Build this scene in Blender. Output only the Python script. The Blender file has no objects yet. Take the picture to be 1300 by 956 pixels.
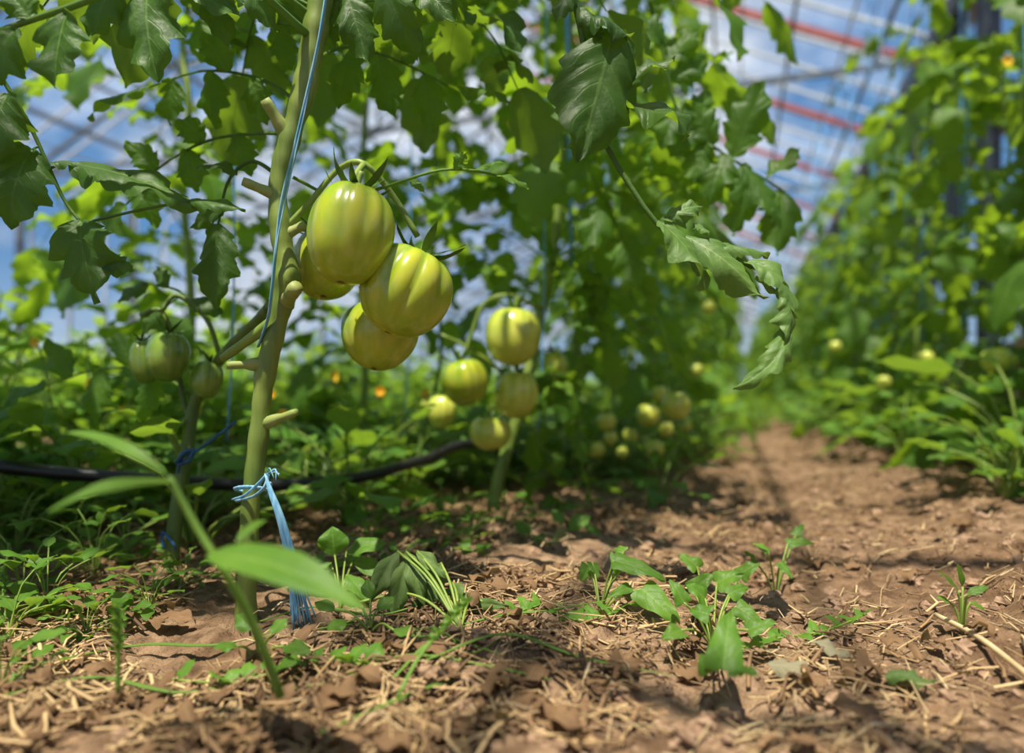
import bpy, math, random
import numpy as np
from mathutils import Vector
random.seed(7); RG=np.random.default_rng(11)
PI=math.pi
F=900.0; HC=0.17; HZ=510.0; SL=0.317
SUN=np.array([-.12,-.34,.93]); SUN=SUN/np.linalg.norm(SUN)
col=bpy.context.scene.collection
def A(*v): return np.array(v,float)
def P(px,py,Y): return A((px-650)/F*Y, Y, HC-(py-HZ)/F*Y)
def nrm(v): return v/(np.linalg.norm(v)+1e-12)
# ---------------------------------------------------------------- noise + ground
def _h(i,j,s):
    n=np.sin(i*127.1+j*311.7+s*74.7)*43758.5453
    return n-np.floor(n)
def vn(x,y,s=0):
    x=np.asarray(x,float); y=np.asarray(y,float)
    i=np.floor(x); j=np.floor(y); fx=x-i; fy=y-j
    fx=fx*fx*(3-2*fx); fy=fy*fy*(3-2*fy)
    a=_h(i,j,s); b=_h(i+1,j,s); c=_h(i,j+1,s); d=_h(i+1,j+1,s)
    return (a*(1-fx)+b*fx)*(1-fy)+(c*(1-fx)+d*fx)*fy
def gh(x,y):
    x=np.asarray(x,float);y=np.asarray(y,float); c=x-SL*y
    u=x*.8+y*.6; v=-x*.6+y*.8
    z=.016*(vn(x*3,y*3,1)-.5)+.012*(vn(u*11+3,v*11,2)-.5)+.008*(vn(x*34,y*34,3)-.5)
    z=z+.007*np.clip(vn(u*70,v*70,4)-.45,0,1)+.012*np.clip(vn(x*45+9,y*45,6)-.6,0,1)*2
    z=z+.004*(vn(u*150,v*150,5)-.5)
    z=z+.045*np.exp(-((c-.42)/.16)**2)-.010*np.exp(-((c-.02)/.16)**2)-.008
    z=z-.012*np.exp(-((x+.21)/.12)**2-((y-.62)/.16)**2)
    return z
def gz(x,y): return float(gh(A(x),A(y))[0])
def G(px,py,z=0.0):
    Y=(HC-z)*F/(py-HZ); return A((px-650)/F*Y,Y,z)
# ---------------------------------------------------------------- mesh builder
class MB:
    def __init__(s): s.V=[];s.Q=[];s.T=[];s.U=[];s.n=0
    def add(s,V,Q=None,T=None,U=None):
        V=np.asarray(V,float)
        if Q is not None and len(Q): s.Q.append(np.asarray(Q,int)+s.n)
        if T is not None and len(T): s.T.append(np.asarray(T,int)+s.n)
        s.V.append(V); s.U.append(np.tile([0.02,.5],(len(V),1)) if U is None else U); s.n+=len(V)
    def tube(s,pts,rad,sides=8,cap=True,flat=1.0):
        pts=np.asarray(pts,float); n=len(pts)
        rad=np.full(n,rad) if np.isscalar(rad) else np.asarray(rad,float)
        tg=np.gradient(pts,axis=0); tg/= (np.linalg.norm(tg,axis=1)[:,None]+1e-12)
        ref=A(0,0,1) if abs(tg[0][2])<.8 else A(1,0,0)
        a=nrm(np.cross(tg[0],ref)); V=[]
        ang=np.arange(sides)/sides*2*PI
        for k in range(n):
            a=nrm(a-tg[k]*np.dot(a,tg[k])); b=np.cross(tg[k],a)
            V.append(pts[k]+rad[k]*(np.outer(np.cos(ang),a)+flat*np.outer(np.sin(ang),b)))
        V=np.vstack(V); i=np.arange(sides); j=(i+1)%sides
        Q=np.vstack([np.stack([k*sides+i,k*sides+j,(k+1)*sides+j,(k+1)*sides+i],1) for k in range(n-1)])
        T=None
        if cap:
            V=np.vstack([V,pts[0],pts[-1]]); c0=n*sides;c1=c0+1
            T=np.vstack([np.stack([j,i,np.full(sides,c0)],1),np.stack([(n-1)*sides+i,(n-1)*sides+j,np.full(sides,c1)],1)])
        s.add(V,Q,T)
    def bar(s,a,b,w,h=None):
        h=h or w; a=np.asarray(a,float);b=np.asarray(b,float); t=nrm(b-a)
        ref=A(0,0,1) if abs(t[2])<.95 else A(1,0,0)
        u=nrm(np.cross(t,ref))*w/2; v=nrm(np.cross(u,t))*h/2
        V=[a-u-v,a+u-v,a+u+v,a-u+v,b-u-v,b+u-v,b+u+v,b-u+v]
        s.add(V,[[0,1,2,3],[7,6,5,4],[0,4,5,1],[1,5,6,2],[2,6,7,3],[3,7,4,0]])
    def build(s,name,mat,parent=None,smooth=True):
        V=np.vstack(s.V); me=bpy.data.meshes.new(name)
        if parent is not None:
            off=A(*parent.location); q=parent
            while q.parent: q=q.parent; off=off+A(*q.location)
        else:
            off=A(V[:,0].mean(),V[:,1].mean(),V[:,2].min())
        f=[]
        for q in s.Q: f+=q.tolist()
        for t in s.T: f+=t.tolist()
        me.from_pydata((V-off).tolist(),[],f)
        U=np.vstack(s.U); uv=me.uv_layers.new(name='UVMap')
        li=np.empty(len(me.loops),int); me.loops.foreach_get('vertex_index',li)
        uv.data.foreach_set('uv',U[li].astype(np.float32).ravel())
        if smooth: me.polygons.foreach_set('use_smooth',np.ones(len(me.polygons),bool))
        me.materials.append(mat); me.update()
        o=bpy.data.objects.new(name,me); col.objects.link(o)
        if parent is not None: o.parent=parent
        else: o.location=off
        return o
def smooth(pts,n=24):
    pts=np.asarray(pts,float); m=len(pts)
    if m<3: 
        t=np.linspace(0,1,n)[:,None]; return pts[0]*(1-t)+pts[-1]*t
    p=np.vstack([2*pts[0]-pts[1],pts,2*pts[-1]-pts[-2]]); out=[]
    for t in np.linspace(0,m-1-1e-9,n):
        k=int(t); f=t-k; a,b,c,d=p[k],p[k+1],p[k+2],p[k+3]
        out.append(.5*((2*b)+(-a+c)*f+(2*a-5*b+4*c-d)*f*f+(-a+3*b-3*c+d)*f**3))
    return np.array(out)
def thing(name,label,cat,loc=(0,0,0),group=None):
    o=bpy.data.objects.new(name,None); col.objects.link(o); o.location=[float(v) for v in loc]
    o.empty_display_size=.05
    o['label']=label;o['category']=cat
    if group:o['group']=group
    return o
def tag(o,label,cat,group=None,kind=None):
    o['label']=label;o['category']=cat
    if group:o['group']=group
    if kind:o['kind']=kind
    return o
def struct(name,mb,m,smooth=False):
    o=mb.build(name,m,None,smooth); o['kind']='structure'; return o
def dup(root,loc,rz=0,sc=1,label=None,group=None):
    r=root.copy(); col.objects.link(r); r.location=[float(v) for v in loc]; r.rotation_euler=(0,0,rz); r.scale=(sc,sc,sc)
    if label:r['label']=label
    if group:r['group']=group
    for ch in list(root.children):
        c=ch.copy(); col.objects.link(c); c.parent=r
        for g in list(ch.children):
            d=g.copy(); col.objects.link(d); d.parent=c
    return r
# ---------------------------------------------------------------- materials
def newmat(name):
    m=bpy.data.materials.new(name); m.use_nodes=True; nt=m.node_tree; nt.nodes.clear(); return m,nt
def N(nt,t,**k):
    n=nt.nodes.new(t)
    for a,b in k.items():
        if a in n.inputs.keys(): n.inputs[a].default_value=b
        else: setattr(n,a,b)
    return n
def ramp(nt,src,stops):
    r=nt.nodes.new('ShaderNodeValToRGB'); e=r.color_ramp.elements
    while len(e)<len(stops): e.new(.5)
    for x,(p,c) in zip(e,stops): x.position=p; x.color=(*c,1) if len(c)==3 else c
    nt.links.new(src,r.inputs[0]); return r
def math_(nt,op,a,b=None):
    n=nt.nodes.new('ShaderNodeMath'); n.operation=op
    for k,v in enumerate((a,b)):
        if v is None: continue
        if isinstance(v,(int,float)): n.inputs[k].default_value=v
        else: nt.links.new(v,n.inputs[k])
    return n.outputs[0]
def mixc(nt,fac,a,b,bt='MIX'):
    n=nt.nodes.new('ShaderNodeMix'); n.data_type='RGBA'; n.blend_type=bt
    for s,v in ((n.inputs[0],fac),(n.inputs[6],a),(n.inputs[7],b)):
        if isinstance(v,(int,float)): s.default_value=v
        elif isinstance(v,tuple): s.default_value=(*v,1)
        else: nt.links.new(v,s)
    return n.outputs[2]
def leafmat(name,c1,c2,vein,trans,tf=.35,rough=.5,nveins=7):
    m,nt=newmat(name); L=nt.links.new
    tc=N(nt,'ShaderNodeTexCoord'); sp=N(nt,'ShaderNodeSeparateXYZ'); L(tc.outputs['UV'],sp.inputs[0])
    u=sp.outputs[0]; v=math_(nt,'ABSOLUTE',math_(nt,'SUBTRACT',sp.outputs[1],.5))
    mid=math_(nt,'LESS_THAN',v,.018)
    ph=math_(nt,'SUBTRACT',math_(nt,'MULTIPLY',u,float(nveins)),math_(nt,'MULTIPLY',v,3.2))
    fr=math_(nt,'ABSOLUTE',math_(nt,'SUBTRACT',math_(nt,'FRACT',ph),.5))
    sv=ramp(nt,fr,[(0,(1,1,1)),(.08,(0,0,0))])
    sv2=math_(nt,'MULTIPLY',sv.outputs[0],.4)
    vf=math_(nt,'MAXIMUM',math_(nt,'MULTIPLY',mid,.8),sv2)
    no=N(nt,'ShaderNodeTexNoise',Scale=28.0,Detail=4.0); L(tc.outputs['Object'],no.inputs['Vector'])
    no2=N(nt,'ShaderNodeTexNoise',Scale=300.0,Detail=2.0); L(tc.outputs['Object'],no2.inputs['Vector'])
    r=ramp(nt,no.outputs[0],[(.32,c1),(.68,c2)])
    cc=mixc(nt,vf,r.outputs[0],vein)
    geo=N(nt,'ShaderNodeNewGeometry')
    cc=mixc(nt,math_(nt,'MULTIPLY',geo.outputs['Backfacing'],.3),cc,(.20,.32,.10))
    oi=N(nt,'ShaderNodeObjectInfo'); hs=N(nt,'ShaderNodeHueSaturation')
    L(math_(nt,'ADD',math_(nt,'MULTIPLY',oi.outputs['Random'],.4),.8),hs.inputs['Value']); L(cc,hs.inputs['Color'])
    b=N(nt,'ShaderNodeBsdfPrincipled',Roughness=rough); L(hs.outputs[0],b.inputs['Base Color'])
    b.inputs['Specular IOR Level'].default_value=.35
    bp=N(nt,'ShaderNodeBump',Strength=.5,Distance=.0012)
    hsum=math_(nt,'ADD',math_(nt,'MULTIPLY',vf,-.8),math_(nt,'MULTIPLY',no2.outputs[0],.6)); L(hsum,bp.inputs['Height']); L(bp.outputs[0],b.inputs['Normal'])
    t=N(nt,'ShaderNodeBsdfTranslucent'); 
    tcx=mixc(nt,vf,trans,tuple(x*.6 for x in trans)); L(tcx,t.inputs['Color'])
    mx=N(nt,'ShaderNodeMixShader'); mx.inputs[0].default_value=tf; L(b.outputs[0],mx.inputs[1]); L(t.outputs[0],mx.inputs[2])
    o=N(nt,'ShaderNodeOutputMaterial'); L(mx.outputs[0],o.inputs[0]); return m
def simple(name,c1,c2,scale=40,rough=.6,bump=.3,dist=.002,stretch=(1,1,1),metal=0,sss=0,spec=.5):
    m,nt=newmat(name); L=nt.links.new
    tc=N(nt,'ShaderNodeTexCoord'); mp=N(nt,'ShaderNodeMapping'); mp.inputs['Scale'].default_value=stretch; L(tc.outputs['Object'],mp.inputs[0])
    no=N(nt,'ShaderNodeTexNoise',Scale=float(scale),Detail=6.0); L(mp.outputs[0],no.inputs['Vector'])
    r=ramp(nt,no.outputs[0],[(.35,c1),(.65,c2)])
    b=N(nt,'ShaderNodeBsdfPrincipled',Roughness=rough,Metallic=metal); L(r.outputs[0],b.inputs['Base Color'])
    b.inputs['Specular IOR Level'].default_value=spec
    if sss: b.inputs['Subsurface Weight'].default_value=sss; b.inputs['Subsurface Radius'].default_value=(.01,.012,.003); b.inputs['Subsurface Scale'].default_value=.6
    bp=N(nt,'ShaderNodeBump',Strength=bump,Distance=dist); L(no.outputs[0],bp.inputs['Height']); L(bp.outputs[0],b.inputs['Normal'])
    o=N(nt,'ShaderNodeOutputMaterial'); L(b.outputs[0],o.inputs[0]); return m
M={}
M['leaf']=leafmat('tomato_leaf',(.036,.110,.009),(.085,.190,.016),(.15,.27,.05),(.42,.66,.03),.42)
M['leafhero']=leafmat('tomato_leaf_close',(.030,.085,.011),(.066,.150,.020),(.13,.24,.05),(.34,.54,.03),.34,.5,6)
M['leafpale']=leafmat('tomato_leaf_pale',(.075,.16,.03),(.135,.24,.05),(.22,.33,.09),(.30,.46,.05),.3,.5,6)
M['leafrow']=leafmat('row_leaf',(.040,.115,.012),(.100,.215,.022),(.17,.29,.05),(.42,.64,.03),.42)
M['field']=leafmat('field_leaf_sunlit',(.09,.23,.018),(.18,.35,.032),(.24,.42,.06),(.46,.70,.05),.4,.45)  # light green leaf with the sunlit brightness put into its colour
M['weed']=leafmat('weed_leaf',(.055,.155,.014),(.115,.24,.026),(.2,.34,.06),(.34,.55,.04),.35,.5,5)
M['wilt']=leafmat('wilted_leaf',(.07,.13,.03),(.12,.19,.045),(.16,.24,.07),(.22,.31,.06),.25,.6,5)
M['dry']=leafmat('dry_leaf',(.20,.18,.11),(.32,.29,.18),(.36,.34,.22),(.3,.28,.15),.2,.8,5)
M['drybrown']=leafmat('brown_dry_leaf',(.14,.075,.035),(.28,.165,.08),(.3,.2,.1),(.3,.18,.08),.2,.8,5)
M['stem']=simple('green_stem',(.14,.23,.03),(.25,.33,.06),60,.5,.4,.001,(1,1,.25),sss=.1)
M['stemmain']=simple('main_stem_green',(.11,.175,.025),(.23,.295,.055),70,.45,.8,.0018,(1,1,.18),sss=.05)
M['stemdark']=simple('dark_stem',(.07,.13,.02),(.14,.21,.035),60,.55,.4,.001,(1,1,.25))
M['stub']=simple('cut_stub',(.20,.27,.05),(.32,.35,.10),70,.6,.4,.001)
M['calyx']=simple('calyx_green',(.03,.09,.008),(.07,.16,.015),80,.55,.3,.001)
M['scar']=simple('blossom_scar',(.10,.035,.01),(.22,.10,.03),300,.8,.6,.001)
M['twine']=simple('blue_twine',(.11,.34,.54),(.32,.57,.74),260,.5,1.0,.001,(1,1,.08))
M['twinedark']=simple('navy_twine',(.01,.05,.16),(.03,.14,.32),180,.5,.6,.001)
M['string']=simple('pale_blue_string',(.07,.30,.65),(.18,.48,.8),100,.5,.3,.001)
M['hose']=simple('black_hose',(.006,.006,.007),(.016,.015,.016),50,.4,.2,.001)
M['straw']=simple('dry_straw',(.32,.19,.08),(.70,.50,.25),14,.7,.4,.001)
M['strawdk']=simple('rotting_straw',(.11,.06,.027),(.32,.19,.09),14,.8,.4,.001)
M['strawlt']=simple('pale_straw',(.45,.31,.15),(.68,.52,.30),30,.7,.4,.001)
M['clod']=simple('soil_clod',(.22,.135,.08),(.40,.265,.175),120,.95,1.0,.004,spec=.1)
M['rust']=simple('red_primer_steel',(.30,.06,.05),(.42,.12,.10),12,.6,.2,.002)
M['steel']=simple('grey_steel',(.08,.10,.13),(.16,.19,.22),10,.5,.2,.002)
M['darksteel']=simple('dark_gutter_steel',(.03,.037,.05),(.07,.08,.10),10,.5,.2,.002)
M['glazbar']=simple('white_glazing_bar',(.45,.5,.56),(.62,.66,.72),10,.5,.1,.002)
M['conc']=simple('concrete_sill',(.2,.17,.14),(.35,.31,.26),8,.9,.5,.01)
M['yellow']=simple('yellow_petal',(.8,.45,.01),(.9,.6,.03),50,.5,.1,.001)
M['orange']=simple('orange_petal',(.8,.30,.005),(.9,.45,.01),50,.5,.1,.001)
M['wood']=simple('weathered_wood',(.16,.10,.06),(.3,.2,.12),20,.8,.5,.004,(1,1,.1))
def tomat(name,ca,cb,cc):
    m,nt=newmat(name); L=nt.links.new
    tc=N(nt,'ShaderNodeTexCoord'); sp=N(nt,'ShaderNodeSeparateXYZ'); L(tc.outputs['UV'],sp.inputs[0])
    no=N(nt,'ShaderNodeTexNoise',Scale=22.0,Detail=3.0); L(tc.outputs['Object'],no.inputs['Vector'])
    mp=N(nt,'ShaderNodeMapping'); mp.inputs['Scale'].default_value=(130,130,16); L(tc.outputs['Object'],mp.inputs[0])
    st=N(nt,'ShaderNodeTexNoise',Scale=1.0,Detail=3.0); L(mp.outputs[0],st.inputs['Vector'])
    r=ramp(nt,no.outputs[0],[(.36,ca),(.64,cb)])
    c=mixc(nt,math_(nt,'MINIMUM',math_(nt,'MULTIPLY',sp.outputs[0],1.05),.7),r.outputs[0],cc)
    sr=ramp(nt,st.outputs[0],[(.5,(0,0,0)),(.72,(.2,.2,.2))]); c=mixc(nt,sr.outputs[0],c,(.70,.72,.22))
    b=N(nt,'ShaderNodeBsdfPrincipled',Roughness=.24); L(c,b.inputs['Base Color'])
    b.inputs['Subsurface Weight'].default_value=.2; b.inputs['Subsurface Radius'].default_value=(.010,.012,.002); b.inputs['Subsurface Scale'].default_value=.5
    b.inputs['Coat Weight'].default_value=.25; b.inputs['Coat Roughness'].default_value=.12
    bp=N(nt,'ShaderNodeBump',Strength=.15,Distance=.001); L(no.outputs[0],bp.inputs['Height']); L(bp.outputs[0],b.inputs['Normal'])
    o=N(nt,'ShaderNodeOutputMaterial'); L(b.outputs[0],o.inputs[0]); return m
M['tom']=tomat('green_tomato_skin',(.27,.41,.022),(.50,.51,.035),(.12,.26,.012))
M['tomg']=tomat('dark_green_tomato_skin',(.13,.23,.03),(.22,.33,.05),(.06,.13,.01))
M['tomm']=tomat('pale_green_tomato_skin',(.48,.57,.06),(.68,.68,.11),(.26,.40,.04))
def soilmat():
    m,nt=newmat('dry_soil'); L=nt.links.new
    tc=N(nt,'ShaderNodeTexCoord')
    n1=N(nt,'ShaderNodeTexNoise',Scale=3.5,Detail=8.0); n2=N(nt,'ShaderNodeTexNoise',Scale=60.0,Detail=8.0); n3=N(nt,'ShaderNodeTexNoise',Scale=400.0,Detail=4.0)
    for n in(n1,n2,n3): L(tc.outputs['Object'],n.inputs['Vector'])
    a=ramp(nt,n1.outputs[0],[(.35,(.24,.145,.082)),(.65,(.43,.285,.175))])
    b_=ramp(nt,n2.outputs[0],[(.35,(.38,.35,.33)),(.62,(1,1,1))])
    c=mixc(nt,.85,a.outputs[0],b_.outputs[0],'MULTIPLY')
    b=N(nt,'ShaderNodeBsdfPrincipled',Roughness=.95); L(c,b.inputs['Base Color']); b.inputs['Specular IOR Level'].default_value=.1
    h=math_(nt,'ADD',n2.outputs[0],math_(nt,'MULTIPLY',n3.outputs[0],.5))
    bp=N(nt,'ShaderNodeBump',Strength=1.0,Distance=.009); L(h,bp.inputs['Height']); L(bp.outputs[0],b.inputs['Normal'])
    o=N(nt,'ShaderNodeOutputMaterial'); L(b.outputs[0],o.inputs[0]); return m
M['soil']=soilmat()
def glassmat():
    m,nt=newmat('milky_glass'); L=nt.links.new
    tc=N(nt,'ShaderNodeTexCoord'); no=N(nt,'ShaderNodeTexNoise',Scale=1.2,Detail=5.0); L(tc.outputs['Object'],no.inputs['Vector'])
    r=ramp(nt,no.outputs[0],[(.45,(.01,.01,.01)),(.65,(.16,.16,.16))])
    t=N(nt,'ShaderNodeBsdfTransparent'); d=N(nt,'ShaderNodeBsdfTranslucent'); d.inputs[0].default_value=(.9,.93,1,1)
    mx=N(nt,'ShaderNodeMixShader'); L(r.outputs[0],mx.inputs[0]); L(t.outputs[0],mx.inputs[1]); L(d.outputs[0],mx.inputs[2])
    o=N(nt,'ShaderNodeOutputMaterial'); L(mx.outputs[0],o.inputs[0]); return m
M['glass']=glassmat()
# ---------------------------------------------------------------- leaves
def leaflet(mb,base,tip,W,up=(0,0,1),sag=.12,fold=.25,curl=.5,twist=0,lob=.26,nl=4,wave=.12,nu=9,nv=4,kind='tomato',bow=None,seed=None,puck=.0):
    base=np.asarray(base,float);tip=np.asarray(tip,float);up=nrm(np.asarray(up,float)); Ln=np.linalg.norm(tip-base)
    t0=nrm(tip-base); s0=nrm(np.cross(t0,up)); n0=np.cross(s0,t0)
    c=(base+tip)/2+n0*sag*Ln*2
    if bow is not None: c=c+np.asarray(bow,float)*Ln
    u=np.linspace(0,1,nu+1)
    C=((1-u)**2)[:,None]*base+(2*u*(1-u))[:,None]*c+(u**2)[:,None]*tip
    tg=np.gradient(C,axis=0); tg/=np.linalg.norm(tg,axis=1)[:,None]+1e-12
    sd=np.cross(tg,n0); sd/=np.linalg.norm(sd,axis=1)[:,None]+1e-12; nn=np.cross(sd,tg)
    if twist:
        a=(twist*u)[:,None]; sd,nn=sd*np.cos(a)+nn*np.sin(a), nn*np.cos(a)-sd*np.sin(a)
    ph=(seed if seed is not None else random.random()*9)
    v=np.linspace(-1,1,nv+1); av=np.abs(v)
    if kind=='tomato':
        w=(u+.012)**.55*(1-u)**1.0; w/=w.max()
        def teeth(off):
            f=(u**.85*nl+off)%1; big=np.where(f<.72,f/.72,(1-f)/.28)
            f2=(u*nl*2.6+off*2)%1; sm=np.where(f2<.7,f2/.7,(1-f2)/.3)
            return 1-lob+lob*1.5*big+lob*.3*sm
        o1=.35+.12*math.sin(ph); wl=w*teeth(o1); wr=w*teeth(o1+.12)
        WW=np.where(v[None,:]<0,wl[:,None],wr[:,None])*W; w=(wl+wr)/2; back=.34
    else:
        if kind=='heart': w=np.minimum(1,(u*9+.35))*(1-u)**.62; w/=w.max(); back=-.45
        else: w=np.sin(PI*np.clip(u,0,1)**.85)**.85; back=.0
        WW=np.repeat(w[:,None],nv+1,1)*W
    w=w*W
    th=fold-curl*av/2
    X=WW*(v*np.cos(th))[None,:]; Z=WW*(av*np.sin(th))[None,:]
    Z=Z+wave*W*np.outer(np.sin(2*PI*nl*.5*u+ph*3),av**2*np.sign(v))*1.0+wave*.8*W*np.outer(np.sin(2*PI*1.3*u+ph),av)
    if puck: Z=Z+puck*W*np.abs(np.sin(PI*(u[:,None]*6-av[None,:]*1.6)))*(av*(1.2-av))[None,:]*2
    TT=np.outer(w*back,av**1.5)
    if kind=='heart': TT=TT*((1-u)**3)[:,None]
    V=C[:,None,:]+sd[:,None,:]*X[...,None]+nn[:,None,:]*Z[...,None]+tg[:,None,:]*TT[...,None]
    V=V.reshape(-1,3); m=nv+1
    k=(np.arange(nu)[:,None]*m+np.arange(nv)[None,:]).ravel()
    Q=np.stack([k,k+1,k+m+1,k+m],1)
    U=np.stack([np.repeat(u,m),np.tile(v*.5+.5,nu+1)],1)
    mb.add(V,Q,None,U)
def rnd(a,b): return random.uniform(a,b)
def rv(s): return A(rnd(-s,s),rnd(-s,s),rnd(-s,s))
def compound(mb,pts,size,n=3,up=(0,0,1),nu=8,nv=2,r=.0018,start=.32,small=True,W=.30,sides=4,droop=.4,**kw):
    pts=smooth(pts,10); m=len(pts)
    mb.tube(pts,np.linspace(r,r*.5,m),sides,False)
    up=np.asarray(up,float)
    def at(f):
        x=f*(m-1); k=min(int(x),m-2); return pts[k]+(pts[k+1]-pts[k])*(x-k), nrm(pts[k+1]-pts[k])
    for k in range(n):
        f=start+(.9-start)*k/max(1,n-.4); p,t=at(f); sd=nrm(np.cross(t,up))
        for sg in(-1,1):
            q,_=at(min(1,f+rnd(-.03,.03)))
            d=nrm(sd*sg*.85+t*rnd(.3,.6)+A(0,0,-droop)*rnd(.2,2.0)+rv(.15)); l=size*rnd(.7,1.15)*(.75+.3*math.sin(PI*(k+1)/(n+1)))
            leaflet(mb,q+d*.06*l,q+d*l,l*W,up+rv(.35),sag=rnd(.02,.22),fold=rnd(.1,.5),curl=rnd(.2,1.3),wave=rnd(.1,.28),twist=rnd(-.5,.5),nu=nu,nv=nv,**kw)
            if small and random.random()<.6:
                q2,_=at(min(1,f+.09)); d2=nrm(sd*sg+t*.3+rv(.3)); l2=size*rnd(.2,.35)
                leaflet(mb,q2,q2+d2*l2,l2*.35,up+rv(.3),nu=4,nv=2,nl=2)
    p,t=at(1); l=size*rnd(1,1.3); d=nrm(t+A(0,0,-droop*.6))
    leaflet(mb,p,p+d*l,l*W*1.1,up+rv(.2),sag=rnd(.04,.15),fold=rnd(.1,.4),curl=rnd(.2,1),wave=rnd(.05,.2),nu=nu,nv=nv,**kw)
TCS=[(P(455,320,.57),.07),(P(505,375,.59),.08),(P(775,120,.57),.06),(P(940,350,.56),.07),(P(335,500,.6),.05),(P(640,460,1.06),.09),(P(680,760,.6),.11),(P(500,800,.52),.06),(P(150,300,.55),.05)]  # generated leaves are left out along the sun rays to these spots
def blocks(p,rad=1.0):
    for c,r in TCS:
        d=p-c; t=np.dot(d,SUN)
        if t>.03 and np.linalg.norm(d-t*SUN)<r*rad: return True
    return False
def gen_plant(seed,H=1.6,z0=.32,step=.05,Ln=.27,size=.085,rs=.008,nu=8,nv=2,path=None,world=None,low=1.0,W=.30):
    random.seed(seed); st=MB(); fo=MB(); n=14
    if path is None:
        pts=[A(rnd(-.02,.02)*min(1,i),rnd(-.02,.02)*min(1,i),-.03+H*i/(n-1)) for i in range(n)]
        sp=smooth(pts,36)
    else: sp=smooth(path,36); H=sp[-1][2]
    st.tube(sp,np.linspace(rs*1.1,rs*.45,36),10)
    z=z0; az=rnd(0,6); zs=sp[:,2]
    while z<H-.02:
        k=int(np.abs(zs-z).argmin()); p=sp[min(35,k)]; az+=2.4+rnd(-.4,.4); o=A(math.cos(az),math.sin(az),0)
        L=Ln*rnd(.75,1.15)*(1-.35*max(0,z/H-.6))*(low if z<.45 else 1); e=rnd(-.15,.25)
        z+=step*rnd(.6,1.4)
        if world is not None and (blocks(p+o*L*.6+world) or blocks(p+o*L+world) or blocks(p+o*L*.3+world)): continue
        zz=p[2]; dn=min(L*.25,max(0,zz-.03)) if zz<.3 else L*.25
        compound(fo,[p,p+o*L*.35+A(0,0,L*.22),p+o*L*.75+A(0,0,L*(.12+e*.4)),p+o*L+A(0,0,L*e-dn)],size*rnd(.8,1.2),n=3,nu=nu,nv=nv,W=W)
    return st,fo
# ---------------------------------------------------------------- ground
def ground():
    ny,nx=440,600
    ys=.12*np.exp(np.linspace(0,1,ny)**.9*math.log(32/.12))
    ts=np.linspace(-1,1,nx); ts=np.sign(ts)*(.62*np.abs(ts)+.38*np.abs(ts)**5)
    Yg=np.repeat(ys[:,None],nx,1); Xg=ts[None,:]*(1.15*Yg+.35)*1.5
    Z=gh(Xg,Yg)
    V=np.stack([Xg,Yg,Z],-1).reshape(-1,3)
    k=(np.arange(ny-1)[:,None]*nx+np.arange(nx-1)[None,:]).ravel()
    mb=MB(); mb.add(V,np.stack([k,k+1,k+nx+1,k+nx],1))
    mb.add([(-40,-6,-.05),(40,-6,-.05),(40,60,-.05),(-40,60,-.05)],[[0,1,2,3]])
    return struct('floor',mb,M['soil'],True)
ground()
# ---------------------------------------------------------------- greenhouse
E=nrm(A(SL,1,0)); Pp=A(E[1],-E[0],0)
def W_(q,s,z): return E*s+Pp*q+A(0,0,z)
QE,QR,QL=1.22,-2.9,-7.0; ZE,ZR=2.45,4.35; S0,S1=-3,27
g=MB()
g.add([W_(QE,S0,ZE+.04),W_(QE,S1,ZE+.04),W_(QR,S1,ZR+.04),W_(QR,S0,ZR+.04)],[[0,1,2,3]])
g.add([W_(QL,S0,ZE+.04),W_(QL,S1,ZE+.04),W_(QR,S1,ZR+.04),W_(QR,S0,ZR+.04)],[[3,2,1,0]])
struct('ceiling',g,M['glass'])
g=MB(); g.add([W_(QE+.04,S0,.45),W_(QE+.04,S1,.45),W_(QE+.04,S1,ZE),W_(QE+.04,S0,ZE)],[[0,1,2,3]]); struct('wall_right',g,M['glass'])
g=MB(); g.add([W_(QL-.04,S0,.45),W_(QL-.04,S1,.45),W_(QL-.04,S1,ZE),W_(QL-.04,S0,ZE)],[[0,1,2,3]]); struct('wall_left',g,M['glass'])
g=MB(); g.add([W_(QL,S1,0),W_(QE,S1,0),W_(QE,S1,ZE),W_(QR,S1,ZR),W_(QL,S1,ZE)],[[0,1,2,4]],[[4,2,3]]); struct('wall_back',g,M['glass'])
for nm,q in(('trim_1',QE+.04),('trim_2',QL-.04)):
    g=MB(); g.bar(W_(q,S0,.2),W_(q,S1,.2),.1,.5); struct(nm,g,M['conc'])
g=MB(); g.bar(W_(QE+.02,S0,ZE),W_(QE+.02,S1,ZE),.16,.16); g.bar(W_(QE+.03,S0,1.55),W_(QE+.03,S1,1.55),.06,.08)
s=S0
while s<S1: g.bar(W_(QE+.01,s,.4),W_(QE+.01,s,ZE),.08,.08); s+=.6
struct('trim_4',g,M['darksteel'])
g=MB()
s=S0
while s<S1:
    g.bar(W_(QE,s,ZE+.02),W_(QR,s,ZR+.02),.02,.025); g.bar(W_(QL,s,ZE+.02),W_(QR,s,ZR+.02),.02,.025)
    g.bar(W_(QL-.03,s,.45),W_(QL-.03,s,ZE),.022,.03)
    s+=.45
for q in np.linspace(QE-.15,QL+.15,24):
    z=ZR-abs(q-QR)/(QE-QR)*(ZR-ZE)+.02; g.bar(W_(q,S0,z),W_(q,S1-.2,z),.014,.014)
struct('trim_3',g,M['glazbar'])
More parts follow.
